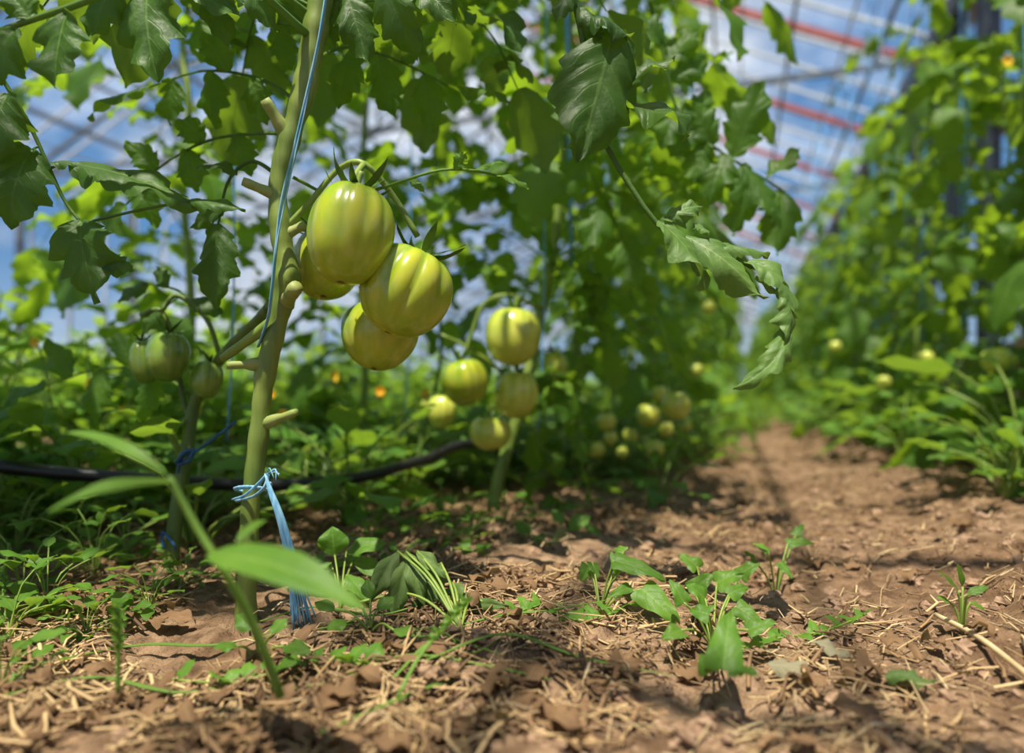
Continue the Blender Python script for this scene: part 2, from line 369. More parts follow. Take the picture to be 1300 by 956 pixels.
def frame(s,tie,mat):
    t=thing('roof_frame','gabled steel roof frame with rafters and side posts spanning the greenhouse overhead','roof frame',W_(QR,s,0),'roof frames of the greenhouse')
    def part(n,a,b,w,h=None,mm=mat):
        k=MB(); k.bar(a,b,w,h); k.build(n,M[mm],t,False)
    part('rafter',W_(QE,s,ZE),W_(QR,s,ZR),.035,.05); part('rafter',W_(QL,s,ZE),W_(QR,s,ZR),.03,.045,'steel')
    part('post',W_(QE-.04,s,-.03),W_(QE-.04,s,ZE),.06,None,'darksteel'); part('post',W_(QL,s,-.03),W_(QL,s,ZE),.06,None,'steel')
    if tie:
        part('tie_beam',W_(QE,s,ZE+.02),W_(QL,s,ZE+.02),.03,.04,'steel')
        for a in(-5,-2.9,-.8):
            zt=ZR-abs(a-QR)/(QE-QR)*(ZR-ZE); part('strut',W_(a,s,ZE+.02),W_(a,s,zt),.03,None,'steel')
        part('strut',W_(-2.9,s,ZE+.02),W_(-.8,s,ZR-2.1/4.12*1.9),.03,None,'steel'); part('strut',W_(-2.9,s,ZE+.02),W_(-5,s,ZR-2.1/4.12*1.9),.03,None,'steel')
    return t
for i in range(18): frame(1.2+1.4*i,i%2==1,'rust' if i<9 else 'steel')
for q in np.linspace(QE-.3,QL+.3,15):
    z=ZR-abs(q-QR)/(QE-QR)*(ZR-ZE)-.02
    g=MB(); g.bar(W_(q,S0,z),W_(q,S1-.3,z),.022,.03); tag(g.build('purlin',M['steel'],None,False),'long horizontal steel purlin running lengthwise under the glass roof','purlin','lengthwise roof purlins')
for q,lb in((-.38,'taut wire high above the left-hand tomato row'),(.72,'taut wire high above the right-hand tomato row')):
    g=MB(); g.tube([W_(q,0,2.3),W_(q,13,2.28),W_(q,26,2.3)],.003,5); tag(g.build('trellis_wire',M['steel']),lb,'wire')
# ---------------------------------------------------------------- generated plants
protoA=[]; 
for i in range(3):
    st,fo=gen_plant(100+i,1.65,.26,.038,.27,.088,.0085,nu=14,nv=4)
    t=thing('tomato_plant','','plant'); st.build('stem',M['stem'],t); fo.build('foliage',M['leaf'],t); protoA.append(t)
protoB=[]
for i in range(4):
    st,fo=gen_plant(200+i,1.55,.05,.058,.28,.128,.010,nu=14,nv=4,low=1.35,W=.30)
    t=thing('tomato_plant','','plant'); st.build('stem',M['stem'],t); fo.build('foliage',M['leafrow'],t); protoB.append(t)
random.seed(3)
usedA=set();usedB=set()
def place(protos,used,i,x,y,rz,sc,label,group=None):
    z=gz(x,y); k=i%len(protos)
    if k not in used:
        used.add(k); t=protos[k]; t.location=(x,y,z); t.rotation_euler=(0,0,rz); t.scale=(sc,sc,sc); t['label']=label
        if group:t['group']=group
        return t
    t=dup(protos[k],(x,y,z),rz,sc,label)
    if group: t['group']=group
    elif 'group' in t: del t['group']
    return t
stringpos=[]
def PL(l): return [P(*a) for a in l]
sb=P(622,652,1.14)
sec=thing('tomato_plant','second tomato plant in the row, bare pale lower stem under the smaller fruit cluster','plant',sb)
st,fo=gen_plant(501,None,.38,.030,.30,.090,.0105,nu=18,nv=4,path=PL([(622,660,1.14),(635,600,1.15),(652,545,1.16),(672,470,1.17),(690,380,1.18),(705,300,1.19),(718,180,1.2),(722,60,1.2),(715,-200,1.2),(720,-600,1.2)]),world=A(0,0,0))
st.build('stem',M['stem'],sec); fo.build('foliage',M['leaf'],sec)
g=MB(); g.tube(smooth(PL([(690,395,1.18),(650,375,1.07),(615,385,1.06),(600,420,1.06),(590,450,1.06)]),16),.003,8)
g.tube(smooth(PL([(690,395,1.18),(660,380,1.1),(652,392,1.05)]),10),.003,8)
g.tube(smooth(PL([(560,425,1.05),(600,445,1.07),(640,480,1.09),(622,525,1.1)]),14),.0028,8); g.build('fruit_truss',M['stem'],sec)
g=MB(); random.seed(502)
for (a,b,c_) in(((690,380,1.18),(610,330,1.2),(560,370,1.2)),((700,330,1.19),(780,300,1.1),(830,400,1.05)),((690,380,1.18),(740,340,1.15),(770,440,1.15)),((668,480,1.17),(700,470,1.15),(690,540,1.13)),((690,380,1.18),(760,370,1.2),(840,440,1.2)),((700,330,1.18),(750,400,1.15),(730,500,1.15)),((665,490,1.17),(720,500,1.18),(740,590,1.18)),((645,560,1.16),(690,570,1.16),(700,630,1.14))):
    compound(g,PL([a,b,c_]),.066,n=3,nu=16,nv=4)
g.build('lower_leaves',M['leaf'],sec)
stringpos.append((.09,1.2))
t=thing('tomato_plant','thin dark bare stem left of the smaller fruit cluster, leafing out above','plant',P(527,645,1.28))
st,fo=gen_plant(503,None,.46,.045,.24,.08,.0045,nu=14,nv=4,path=PL([(527,648,1.28),(535,560,1.28),(548,510,1.28),(560,440,1.28),(550,300,1.3),(555,100,1.3),(560,-200,1.3)]))
st.build('stem',M['stemdark'],t); fo.build('foliage',M['leaf'],t)
place(protoA,usedA,1,-.62,1.38,1.0,1.0,'tomato plant behind the far-left leaves, its foliage against the sky')
place(protoA,usedA,2,-.78,.46,2.0,1.15,'added tomato plant at the left edge, mostly outside the view, shading the ground')  # off-frame plant added so its crown shades the ground at left
place(protoA,usedA,0,-.33,1.62,2.6,1.0,'tomato plant behind the main stem, its upper leaves between the two left stems')
Y=1.75;i=0
while Y<20:
    x=-.40+.14*min(1,max(0,(Y-3)/6))+SL*Y+rnd(-.05,.05)
    if Y<2.6: place(protoA,usedA,i,x,Y,rnd(0,6),rnd(.92,1.05),'third tomato plant of the left-hand row, just beyond the smaller fruit cluster' if Y<2 else 'fourth tomato plant of the left-hand row, above the small blurred fruits')
    else: place(protoB,usedB,i,x,Y,rnd(0,6),rnd(.9,1.05),'blurred leafy tomato plant in the left-hand row receding beside the dirt path','distant tomato plants of the left-hand row')
    stringpos.append((x,Y)); Y+=rnd(.42,.52);i+=1
Y=1.2;i=0
while Y<21:
    x=.76-.24*min(1,max(0,(Y-3)/7))+SL*Y+rnd(-.07,.07)
    place(protoB,usedB,i,x,Y,rnd(0,6),rnd(.74,1.02),'leafy tomato plant in the right-hand row along the glass side wall','tomato plants of the right-hand row')
    stringpos.append((x,Y)); Y+=rnd(.40,.54);i+=1
for x,y in stringpos:
    for q in range(2 if y>1.5 else 1):
        g=MB(); a=A(x+rnd(-.08,.08),y+rnd(-.05,.05),2.29); b=A(x+rnd(-.03,.03),y+rnd(-.03,.03),.4); g.tube(smooth([a,(a+b)/2+rv(.01),b],8),.0034,5)
        tag(g.build('twine',M['string']),'pale blue plastic string hanging from the wire down into a tomato plant','twine','blue support strings over the rows')
def gen_bush(seed,H=.42):
    random.seed(seed); st=MB();fo=MB()
    st.tube(smooth([A(0,0,-.03),A(.01,0,H*.3),A(0,.01,H*.5)],6),[.006]*6,6)
    for k in range(13):
        a=k*2.4+rnd(-.3,.3); o=A(math.cos(a),math.sin(a),0); h=rnd(.45,1.1)*H; r=rnd(.05,.24)
        pts=smooth([A(0,0,H*.12),o*r*.5+A(0,0,h*.5),o*r+A(0,0,h)],8); st.tube(pts,np.linspace(.004,.0015,8),5)
        for j in range(1,8):
            for q in range(2):
                b=rnd(0,6.3); d=nrm(A(math.cos(b),math.sin(b),rnd(-.3,.5))); l=rnd(.055,.10)
                leaflet(fo,pts[j],pts[j]+d*l,l*rnd(.22,.3),A(0,0,1)+rv(.4),kind='simple',sag=.1,fold=.3,curl=.3,nu=5,nv=2)
    return st,fo
bush=[]
for i in range(4):
    st,fo=gen_bush(300+i,rnd(.36,.44)); t=thing('pepper_plant','low bushy bright green plant in the planted field left of the tomato row','plant',(0,0,0),'low green plants of the field'); st.build('stem',M['stem'],t); fo.build('foliage',M['field'],t); bush.append(t)
random.seed(5); cnt=0
for c,sc0,dy in((-1.12,.62,.26),(-1.45,.85,.28),(-1.95,1,.32),(-2.6,1,.4),(-3.4,1,.45),(-4.4,1,.5),(-5.6,1,.6)):
    Y=(-c)/(.80+SL); Ymax=min(13,(-c)/(SL-.17))
    while Y<Ymax:
        x=c+SL*Y+rnd(-.08,.08); k=cnt%4; sz=sc0*rnd(.85,1.15)
        if cnt<4: t=bush[k]; t.location=(x,Y,gz(x,Y)); t.scale=(sz,)*3
        else: t=dup(bush[k],(x,Y,gz(x,Y)),rnd(0,6),sz)
        cnt+=1; Y+=dy*rnd(.85,1.15)
print('bushes',cnt)
random.seed(6)
spots=[(c+SL*Y,Y,sc) for c,Y,sc in[(rnd(.60,.74),1.6+.7*k+rnd(-.1,.1),rnd(.4,.65)) for k in range(9)]]
for k,(x,y,sc) in enumerate(spots):
    t=dup(bush[k%4],(x,y,gz(x,y)),rnd(0,6),sc,'low leafy plant at the foot of the right-hand tomato row, edging the dirt path','low plants edging the right side of the path')
for k,(c,y,sc) in enumerate(((-.02,11.5,1.0),(.22,12.5,1.0),(.05,14,1.1),(.3,9.5,.6),(-.14,8,.5),(.15,16,1.3),(-.05,17,1.3))):
    x=c+SL*y; dup(bush[k%4],(x,y,gz(x,y)),rnd(0,6),sc,'blurred low plant closing off the far end of the dirt path','low plants at the far end of the path')
random.seed(9)
for px,py,Y,cm,r,lb in((117,488,1.0,'yellow',.010,'yellow blossom by the tall seed spike at left'),(155,520,1.1,'yellow',.007,'small yellow blossom below and right of the one by the seed spike'),(360,526,1.0,'yellow',.009,'yellow blossom just right of the main stem, above the hose'),(483,497,1.2,'orange',.010,'orange blossom under the lowest near tomato'),(345,500,1.2,'orange',.008,'orange blossom directly behind the main stem'),(425,478,1.5,'yellow',.013,'yellow blossom left of the lowest near tomato'),(45,435,.95,'yellow',.008,'yellow blossom high in the field at far left'),(650,158,1.05,'yellow',.008,'yellow blossom high among the leaves in the upper centre'),(1278,78,1.2,'yellow',.012,'yellow blossom at the top right edge'),(250,520,1.2,'yellow',.009,'yellow blossom behind the slender left stem'),(540,500,1.3,'orange',.009,'orange blossom left of the smaller fruit cluster')):
    c=P(px,py,Y); t=thing('flower',lb,'flower',c)
    g=MB()
    for k in range(6):
        a=k*PI/3; d=A(math.cos(a),-.3,math.sin(a)); leaflet(g,c,c+d*r,r*.35,A(0,-1,0),kind='simple',nu=4,nv=2)
    g.build('petals',M[cm],t)
    g=MB(); g.tube(smooth([c+A(0,.003,0),c+A(.004,.012,-.03),c+A(.01,.02,-.09)],6),.0012,5); g.build('stalk',M['stem'],t)
# ---------------------------------------------------------------- hero plant
hb=P(312,768,.6)
hero=thing('tomato_plant','nearest tomato plant, thick green stem with pruned stubs tied with blue twine','plant',hb)
hp=[(480,-900,.68),(470,-500,.66),(440,-200,.63),(422,-60,.60),(408,0,.6),(396,60,.6),(384,120,.6),(366,180,.6),(353,240,.6),(357,300,.6),(364,350,.6),(352,410,.6),(336,480,.6),(328,560,.6),(318,640,.6),(315,720,.6),(311,800,.6)]
hr=[8,11,14,16,16,15,14.5,13,12,12.5,15.5,13,12,12,11.5,11.5,14]
sp=smooth(PL(hp),130); q_=np.linspace(0,16,130); rr=np.interp(q_,range(17),hr)*.6/F
rr=rr*(1+.05*np.sin(np.arange(130)*.55)+.05*np.sin(np.arange(130)*1.4)+.18*np.exp(-((q_-7.0)/.16)**2)+.2*np.exp(-((q_-10.0)/.2)**2)+.15*np.exp(-((q_-12)/.12)**2)+.15*np.exp(-((q_-8.7)/.12)**2))
g=MB(); g.tube(sp,rr,20); g.build('stem',M['stemmain'],hero)
def stub(parent,a,b,r0,r1,mat='stub',bend=0):
    g=MB(); a=np.asarray(a);b=np.asarray(b); p=smooth([a,(a+b)/2+A(0,0,bend),b],8); g.tube(p,[r0*1.25,r0,r0*.95,r0*.85,r1,r1,r1*1.05,r1*.9],12); g.build('pruned_stub',M[mat],parent)
px=.6/F
stub(hero,P(366,175,.6),P(336,126,.585),10*px,7*px)
stub(hero,P(356,250,.6),P(308,230,.59),8*px,6*px)
stub(hero,P(362,385,.6),P(376,364,.575),10*px,9*px)
stub(hero,P(338,462,.6),P(288,464,.585),9*px,5*px)
stub(hero,P(335,538,.6),P(377,523,.59),8*px,5*px)
stub(hero,P(358,300,.6),P(388,285,.6),8*px,6*px)
stub(hero,P(352,405,.6),P(283,455,.63),8*px,6*px,'stem')
g=MB(); g.tube(smooth(PL([(362,290,.6),(395,255,.6),(430,215,.6),(462,208,.59),(500,250,.605),(530,300,.605)]),24),4*px,8)
g.tube(smooth(PL([(462,208,.59),(450,225,.575),(446,240,.565)]),8),4*px,8)
g.tube(smooth(PL([(362,300,.6),(385,290,.62),(412,298,.64)]),8),4*px,8)
g.tube(smooth(PL([(430,215,.6),(470,300,.64),(485,380,.65)]),10),4*px,8)
g.build('fruit_truss',M['stem'],hero)
def HL(parent,rachis,leaves,mat='leafhero',r=2.2,name='leaf'):
    g=MB()
    Y0=rachis[0][2]
    p=smooth(PL(rachis),26); g.tube(p,np.linspace(r*1.3,r*.7,26)*Y0/F,8)
    for L in leaves:
        b,t,w=L[0],L[1],L[2]; kw=dict(up=(rnd(-.3,.3),-1,rnd(.1,.6)),sag=rnd(.04,.14),fold=rnd(.1,.4),curl=rnd(.6,1.3),twist=rnd(-.4,.4),wave=.22,lob=.24,nl=4,nu=48,nv=12,puck=.08)
        if len(L)>3: kw.update(L[3])
        B=P(*b);T=P(*t)
        d=np.linalg.norm(p-B,axis=1); q=p[d.argmin()]
        if d.min()>.002: g.tube(smooth([q,(q+B)/2+A(0,0,.001),B],5),r*.6*Y0/F,6)
        leaflet(g,B,T,w*1.1*B[1]/F,**kw)
    return g.build(name,M[mat],parent)
UP=(0,-.5,.85)
random.seed(21)
HL(hero,[(405,25,.6),(330,-25,.575),(250,-35,.55),(170,-25,.53),(90,-30,.52)],[((190,-20,.54),(202,106,.53),36),((215,-28,.54),(300,28,.55),22,dict(up=UP)),((150,-25,.53),(112,50,.52),24),((300,-30,.56),(355,40,.58),20),((270,-35,.56),(290,60,.57),22,dict(twist=.5))])
HL(hero,[(398,50,.6),(260,-60,.5),(175,-25,.5),(100,5,.5),(50,22,.5),(-40,52,.5)],[((85,18,.5),(70,112,.49),33,dict(up=(-.3,-1,.4))),((20,38,.5),(-15,112,.5),30),((40,25,.5),(10,-10,.5),20)],'leafhero',4)
HL(hero,[(395,40,.6),(150,-140,.54),(-60,0,.53),(0,95,.54),(38,160,.55),(62,212,.555),(82,255,.56),(104,284,.56)],[((104,280,.56),(128,384,.55),36,dict(lob=.3)),((125,330,.555),(170,345,.55),14),((90,208,.56),(250,264,.55),30,dict(up=(.1,-.6,.8),lob=.30,nl=5,twist=0)),((240,255,.55),(312,266,.55),14,dict(up=(0,-.8,.6))),((42,190,.55),(15,292,.54),38),((10,120,.54),(-10,208,.53),34),((60,208,.555),(110,215,.56),10,dict(up=UP))],'leafhero',2.6)
HL(hero,[(356,225,.61),(320,205,.62),(290,230,.63),(277,285,.63)],[((278,285,.63),(274,392,.62),26),((285,262,.63),(245,290,.64),14),((300,222,.62),(250,215,.64),14,dict(up=UP))])
HL(hero,[(372,225,.62),(430,252,.64),(480,240,.6),(560,216,.595),(620,220,.6),(650,233,.6)],[((577,214,.595),(592,193,.59),9),((600,218,.6),(642,207,.6),8,dict(up=UP)),((630,224,.6),(670,241,.6),8,dict(up=UP)),((520,228,.6),(540,245,.6),5)],'leafrow',1.8)
HL(hero,[(405,30,.6),(440,-20,.6),(490,-35,.59),(560,-30,.58)],[((440,-10,.6),(468,82,.6),24),((485,-25,.59),(530,78,.6),28),((520,-30,.59),(580,30,.58),24),((560,-30,.58),(640,-5,.57),20),((430,0,.6),(425,60,.62),12)])
HL(hero,[(392,80,.6),(440,60,.66),(500,75,.7),(570,110,.72)],[((450,62,.67),(430,140,.68),22),((480,70,.69),(500,150,.7),22),((510,78,.7),(560,40,.7),20,dict(up=UP)),((540,95,.71),(550,170,.72),20),((570,110,.72),(650,130,.72),20,dict(up=UP))],'leaf',2)
HL(hero,[(380,130,.6),(330,100,.68),(260,90,.72),(190,110,.74)],[((320,98,.68),(340,160,.69),18),((290,92,.7),(260,40,.7),18),((270,92,.71),(275,165,.72),20),((220,100,.73),(215,160,.74),20),((190,110,.74),(110,150,.74),20,dict(up=UP))],'leaf',2)
HL(hero,[(370,170,.6),(320,170,.66),(260,180,.70),(200,215,.72),(160,260,.73)],[((300,172,.67),(320,225,.67),16),((260,180,.70),(225,150,.70),16),((240,190,.71),(250,245,.71),18),((200,215,.72),(160,180,.72),16),((180,235,.73),(200,290,.73),18),((160,260,.73),(130,310,.73),18)],'leaf',2)
HL(hero,[(400,30,.6),(360,30,.70),(310,20,.78),(250,30,.8)],[((350,30,.71),(370,90,.72),18),((320,22,.76),(300,70,.76),18),((290,22,.78),(240,0,.78),18),((260,28,.8),(255,80,.8),18),((250,30,.8),(190,50,.8),18,dict(up=UP))],'leaf',2)
HL(hero,[(425,-70,.6),(560,-230,.58),(680,-120,.57),(722,-20,.57),(738,40,.57),(750,110,.58),(766,176,.58),(800,236,.575),(836,286,.57),(868,304,.57),(915,318,.565),(955,340,.56)],
 [((778,40,.57),(733,206,.555),52,dict(up=(.25,-1,.45),sag=.05,fold=.2,curl=1.0,twist=.15,puck=.14,lob=.13,nl=4,wave=.15)),
  ((742,20,.57),(800,48,.56),24,dict(up=UP,curl=1.6)),((735,10,.57),(765,50,.56),16,dict(curl=1.8)),((728,-15,.57),(705,30,.56),14),
  ((796,138,.575),(876,172,.565),36,dict(up=(.2,-.7,.7),fold=.5,lob=.15)),((800,110,.57),(856,78,.575),18,dict(up=UP)),
  ((768,176,.58),(715,190,.59),8)],'leafhero',3.6)
g=MB()
for b,t,w,kw in(((836,282,.57),(895,368,.56),28,dict(up=(.6,-1,.1),twist=.6,fold=.5,curl=1.2,lob=.18)),
  ((842,280,.57),(892,262,.575),18,dict(up=(0,-.8,.6),curl=1.4)),
  ((866,298,.57),(970,380,.55),33,dict(up=(-.3,-.8,.6),fold=-.2,curl=1.0,sag=.10,lob=.2)),
  ((905,316,.565),(975,328,.57),17,dict(up=(0,-.6,.8),curl=1.6,twist=.6)),
  ((945,334,.56),(1004,405,.54),21,dict(up=(.4,-1,.3),fold=.5,curl=1.5,twist=.6,bow=(.2,0,.15),lob=.22)),
  ((988,362,.545),(978,455,.54),21,dict(up=(.5,-1,.1),fold=.4,curl=2.0,twist=.8,bow=(.28,0,.0),lob=.25)),
  ((996,415,.54),(930,493,.53),17,dict(up=(.3,-1,.4),fold=.5,curl=1.6,twist=-.8,bow=(.22,0,-.15),lob=.25)),
  ((880,285,.575),(900,300,.56),9,dict(curl=1.5)),
  ((960,350,.56),(1004,415,.55),9,dict(curl=1.5))):
    k=dict(nu=48,nv=12,nl=4,wave=.28,puck=.12,lob=.2); k.update(kw); leaflet(g,P(*b),P(*t),w*b[2]/F,**k)
g.tube(smooth(PL([(955,340,.56),(985,355,.55),(998,395,.542),(985,440,.54)]),14),1.5*px,6)
o=g.build('leaf',M['leafpale'],hero); o['label']='crumpled pale leaflets curling at the tip of the drooping leaf'
g=MB(); random.seed(33)
for kk in range(28):
    p=sp[int(2+kk*1.2)]; az=kk*2.4+1.2; o=A(math.cos(az),math.sin(az),0); L=rnd(.16,.27)
    if any(blocks(p+o*L*f) for f in(.5,.8,1.1)): continue
    compound(g,[p,p+o*L*.4+A(0,0,.04),p+o*L*.8+A(0,0,.05),p+o*L],.075,n=3,nu=16,nv=4)
g.build('shade_crown_foliage',M['leafhero'],hero)  # unseen overhead leaves added to cast shade, with gaps kept for the sun
nb=thing('tomato_shoot','leafy tomato shoot dangling above the path, right of the big drooping leaf','plant',P(850,-200,.9))
HL(nb,[(700,-200,1.0),(800,-60,.92),(840,60,.9),(860,140,.9),(905,185,.9),(950,215,.9),(992,240,.9)],[((905,185,.9),(872,130,.9),22),((930,200,.9),(972,100,.9),24),((950,215,.9),(930,300,.88),24,dict(twist=.6)),((975,225,.9),(1015,190,.9),16,dict(up=UP)),((992,240,.9),(985,325,.88),26,dict(curl=1.4)),((870,150,.9),(905,120,.92),16),((880,165,.9),(850,200,.9),16),((845,80,.9),(885,40,.9),22),((840,60,.9),(800,20,.9),20),((820,0,.9),(870,-20,.9),20),((920,195,.9),(900,260,.89),22),((895,180,.9),(880,235,.9),20),((940,210,.9),(990,290,.88),18),((860,140,.9),(840,190,.89),20),((850,100,.9),(900,80,.9),18)],'leaf',1.8)
HL(nb,[(800,-60,.92),(740,60,.95),(730,160,.98),(760,240,1.0),(790,300,1.0)],[((732,120,.97),(690,180,.96),24),((735,150,.98),(790,200,.97),24),((745,200,.99),(700,260,.98),22),((765,245,1.0),(830,270,.98),24,dict(up=UP)),((770,255,1.0),(740,320,.98),22),((790,300,1.0),(810,370,.98),22)],'leaf',1.8)
# ---------------------------------------------------------------- tomatoes
def tomato(cx,cy,wpx,hpx,Y,axis,label,mat='tom',group=None,ribs=9,amp=.035,res=(80,44),sepal=1.0,stalk=None,scar=True,taper=.06):
    c=P(cx,cy,Y); R=wpx/2*Y/F; H=hpx/2*Y/F
    t=thing('green_tomato',label,'tomato',c,group); ax=nrm(np.asarray(axis,float))
    x=nrm(np.cross(ax,A(0,1,.13))); y=np.cross(ax,x); Mx=np.stack([x,y,ax],1)
    nt_,nph=res; th=np.arange(nt_)/nt_*2*PI; ph=np.linspace(0.02,PI-.02,nph)
    seed=random.random()*6
    V=[];U=[]
    for f in ph:
        s,cz=math.sin(f),math.cos(f)
        r0=R*s**.86*(1+taper*cz); z=H*cz
        dim=math.exp(-(s/.36)**2)*(.20 if cz>0 else .06-taper*.6)*H
        z-=dim*(1 if cz>0 else -1)
        wgt=(.35+.65*max(0,(cz+.9)/1.9))*s**.4
        rb=np.abs(np.cos(ribs/2*(th+.22*np.sin(2*th+seed)+.1*np.sin(3*th))+seed))**.75
        r=r0*(1+amp*wgt*(rb-.7)*2+.03*np.cos(2*th+seed)+.02*np.cos(3*th+seed))
        V.append(np.stack([r*np.cos(th),r*np.sin(th),np.full(nt_,z)],1)); U.append(np.stack([(1-rb)**1.2*wgt*(.4+.6*(cz+1)/2),np.full(nt_,(cz+1)/2)],1))
    V=np.vstack(V);U=np.vstack(U); top=A(0,0,H*.81);bot=A(0,0,-H*(.94+taper*.6))
    V=np.vstack([V,top,bot]);U=np.vstack([U,[0,.9],[0,0]]); i=np.arange(nt_);j=(i+1)%nt_
    Q=np.vstack([np.stack([k*nt_+i,(k+1)*nt_+i,(k+1)*nt_+j,k*nt_+j],1) for k in range(nph-1)])
    a=nph*nt_; T=np.vstack([np.stack([i,j,np.full(nt_,a)],1),np.stack([(nph-1)*nt_+j,(nph-1)*nt_+i,np.full(nt_,a+1)],1)])
    g=MB(); g.add(V@Mx.T+c,Q,T,U); g.build('fruit_body',M[mat],t)
    g=MB(); b=A(0,0,H*.88)
    for k in range(7):
        aa=k*2*PI/7+seed; o=A(math.cos(aa),math.sin(aa),0); Ls=R*rnd(.75,1.0)*sepal
        tp=b+o*Ls+A(0,0,R*rnd(.2,.8)); leaflet(g,Mx@b+c,Mx@tp+c,R*.10,Mx@A(0,0,1),kind='simple',sag=rnd(-.2,.05),fold=.3,curl=.3,nu=10,nv=4)
    g.build('calyx',M['calyx'],t)
    g=MB(); e=Mx@(b+A(0,0,R*.5))+c; g.tube(smooth([Mx@(b-A(0,0,R*.1))+c,Mx@(b+A(R*.03,0,R*.25))+c,e if stalk is None else P(*stalk)],8),R*.07,8); g.build('fruit_stalk',M['stem'],t)
    if scar:
        g=MB(); s0=A(0,0,-H*(.945+taper*.6)); ring=[s0+A(0,0,-R*.012)]
        m=10
        for k in range(m):
            aa=k/m*2*PI; rq=R*.08*rnd(.7,1.4); ring.append(s0+A(rq*math.cos(aa),rq*math.sin(aa),-R*.008))
        g.add(np.array(ring)@Mx.T+c,None,[[0,k+2 if k<m-1 else 1,k+1] for k in range(m)]); g.build('blossom_scar',M['scar'],t)
    return t
random.seed(44)
tomato(444,297,110,132,.560,(.14,.18,1),'large glossy ribbed green tomato at the top front of the nearest cluster',ribs=8,amp=.045)
tomato(515,370,114,118,.590,(.42,.12,1),'large heavily ribbed green tomato at the right of the nearest cluster',ribs=10,amp=.07,taper=.04)
tomato(414,335,88,92,.640,(.0,.3,1),'green tomato half hidden behind the top fruit, touching the stem side',ribs=9)
tomato(482,426,94,88,.645,(.1,.35,1),'lowest green tomato of the nearest cluster, hanging beneath the other three',ribs=9,amp=.03,taper=.14)
tomato(652,427,68,76,1.05,(.1,.1,1),'sunlit round green tomato at the top of the second cluster','tomm',amp=.02)
tomato(655,501,58,62,1.08,(.1,.1,1),'green tomato directly below the sunlit one in the second cluster','tomm',amp=.02)
tomato(590,485,62,60,1.05,(-.2,.1,1),'green tomato at the left side of the second cluster','tom',amp=.03)
tomato(623,550,52,44,1.10,(0,.1,1),'green tomato hanging lowest in the second cluster','tomm',amp=.02)
tomato(561,522,38,44,1.18,(0,.1,1),'small shaded tomato behind the left fruit of the second cluster','tomm')
tomato(701,466,40,40,1.2,(0,.1,1),'small green tomato right of the second plant stem','tomm')
tomato(213,452,54,66,.74,(.05,.1,1),'small dark green tomato, largest of the three hanging left of the main stem','tomg',ribs=7,stalk=(205,395,.74))
tomato(183,459,36,58,.77,(-.15,.1,1),'narrow dark green tomato at far left, partly behind its neighbour','tomg',ribs=7,stalk=(197,400,.76))
tomato(263,481,38,50,.74,(.1,.1,1),'little dark green tomato hanging alone between the two stems','tomg',ribs=7,stalk=(250,440,.74))
bgt=[(770,535,24,1.3),(757,570,22,1.3),(830,570,26,1.35),(858,515,38,1.3),(823,527,30,1.38),(800,553,20,1.4),(775,556,18,1.3),(790,575,16,1.4),(845,545,20,1.38),(720,520,16,1.4),(838,500,22,1.4),(545,515,20,1.3),(1265,457,34,1.4),(1240,520,22,1.5),(1122,486,20,1.9),(1060,440,15,2.4),(1175,455,20,1.7),(900,390,17,2.0),(885,470,16,2.0),(1080,500,16,2.4),(870,540,16,1.8)]
for x_,y_,w_,Y_ in bgt:
    tomato(x_,y_,w_,w_*1.02,Y_,(0,.1,1),'small blurred pale green tomato hanging in the rows further back','tomm','distant green tomatoes',res=(24,14),scar=False)
lb=P(215,715,.745)
sm=thing('tomato_plant','slender dark tomato plant left of the main stem carrying three small fruits','plant',lb)
g=MB(); g.tube(smooth(PL([(216,726,.745),(224,650,.75),(236,580,.755),(243,530,.76),(250,505,.76),(280,455,.74),(330,405,.68),(345,385,.63)]),30),np.interp(np.linspace(0,1,30),[0,.5,1],[.0080,.0065,.005]),10)
g.tube(smooth(PL([(243,540,.76),(232,505,.76),(222,440,.77),(205,395,.75),(180,400,.77)]),20),.0028,8)
g.tube(smooth(PL([(280,455,.74),(262,405,.74),(225,375,.745),(205,395,.74)]),16),.0026,8)
g.build('stem',M['stemdark'],sm)
HL(sm,[(262,405,.74),(235,375,.75),(215,365,.76),(180,360,.77)],[((240,380,.75),(285,400,.74),12,dict(nu=16,nv=6)),((215,365,.76),(200,340,.77),10,dict(nu=16,nv=6)),((190,362,.77),(150,385,.78),12,dict(nu=16,nv=6)),((205,395,.74),(180,425,.74),9,dict(nu=16,nv=6))],'leafhero',1.4)
HL(sm,[(250,505,.76),(190,470,.8),(120,470,.84),(60,490,.86)],[((200,474,.8),(180,540,.8),14),((170,470,.81),(150,420,.82),14),((130,470,.83),(120,540,.83),16),((90,480,.85),(60,430,.86),16),((60,490,.86),(0,520,.86),16,dict(up=UP))],'leafrow',1.6)
# ---------------------------------------------------------------- twine on the stem
g=MB(); tp=smooth(PL([(430,-120,.60),(410,20,.580),(401,70,.578),(385,140,.578),(371,200,.580),(357,260,.582),(350,320,.582),(345,370,.583),(340,405,.588),(328,440,.598)]),50)
g.tube(tp,4.2*px,10,flat=.35)
g.tube(smooth(PL([(402,60,.577),(389,130,.577),(377,185,.578),(362,255,.579),(353,300,.58),(346,350,.581)]),30),1.0*px,6)
tag(g.build('twine',M['twine']),'flat blue plastic twine running down along the nearest tomato stem','twine')
t=thing('twine_knot','blue twine looped and knotted round the base of the nearest stem, frayed tail hanging','twine',P(325,625,.59))
random.seed(91)
g=MB()
loop=[P(321+22*math.cos(a),626-5*math.sin(a)-a*1.5,.6-.017*math.sin(a)) for a in np.linspace(-.6,2*PI+.4,22)]
g.tube(smooth(loop,50),3.4*px,8,flat=.6)
g.tube(smooth(PL([(296,634,.59),(312,628,.578),(330,612,.574),(340,602,.573),(336,618,.570),(322,630,.574),(300,636,.585)]),30),2.6*px,8,flat=.6); g.build('loop',M['twine'],t)
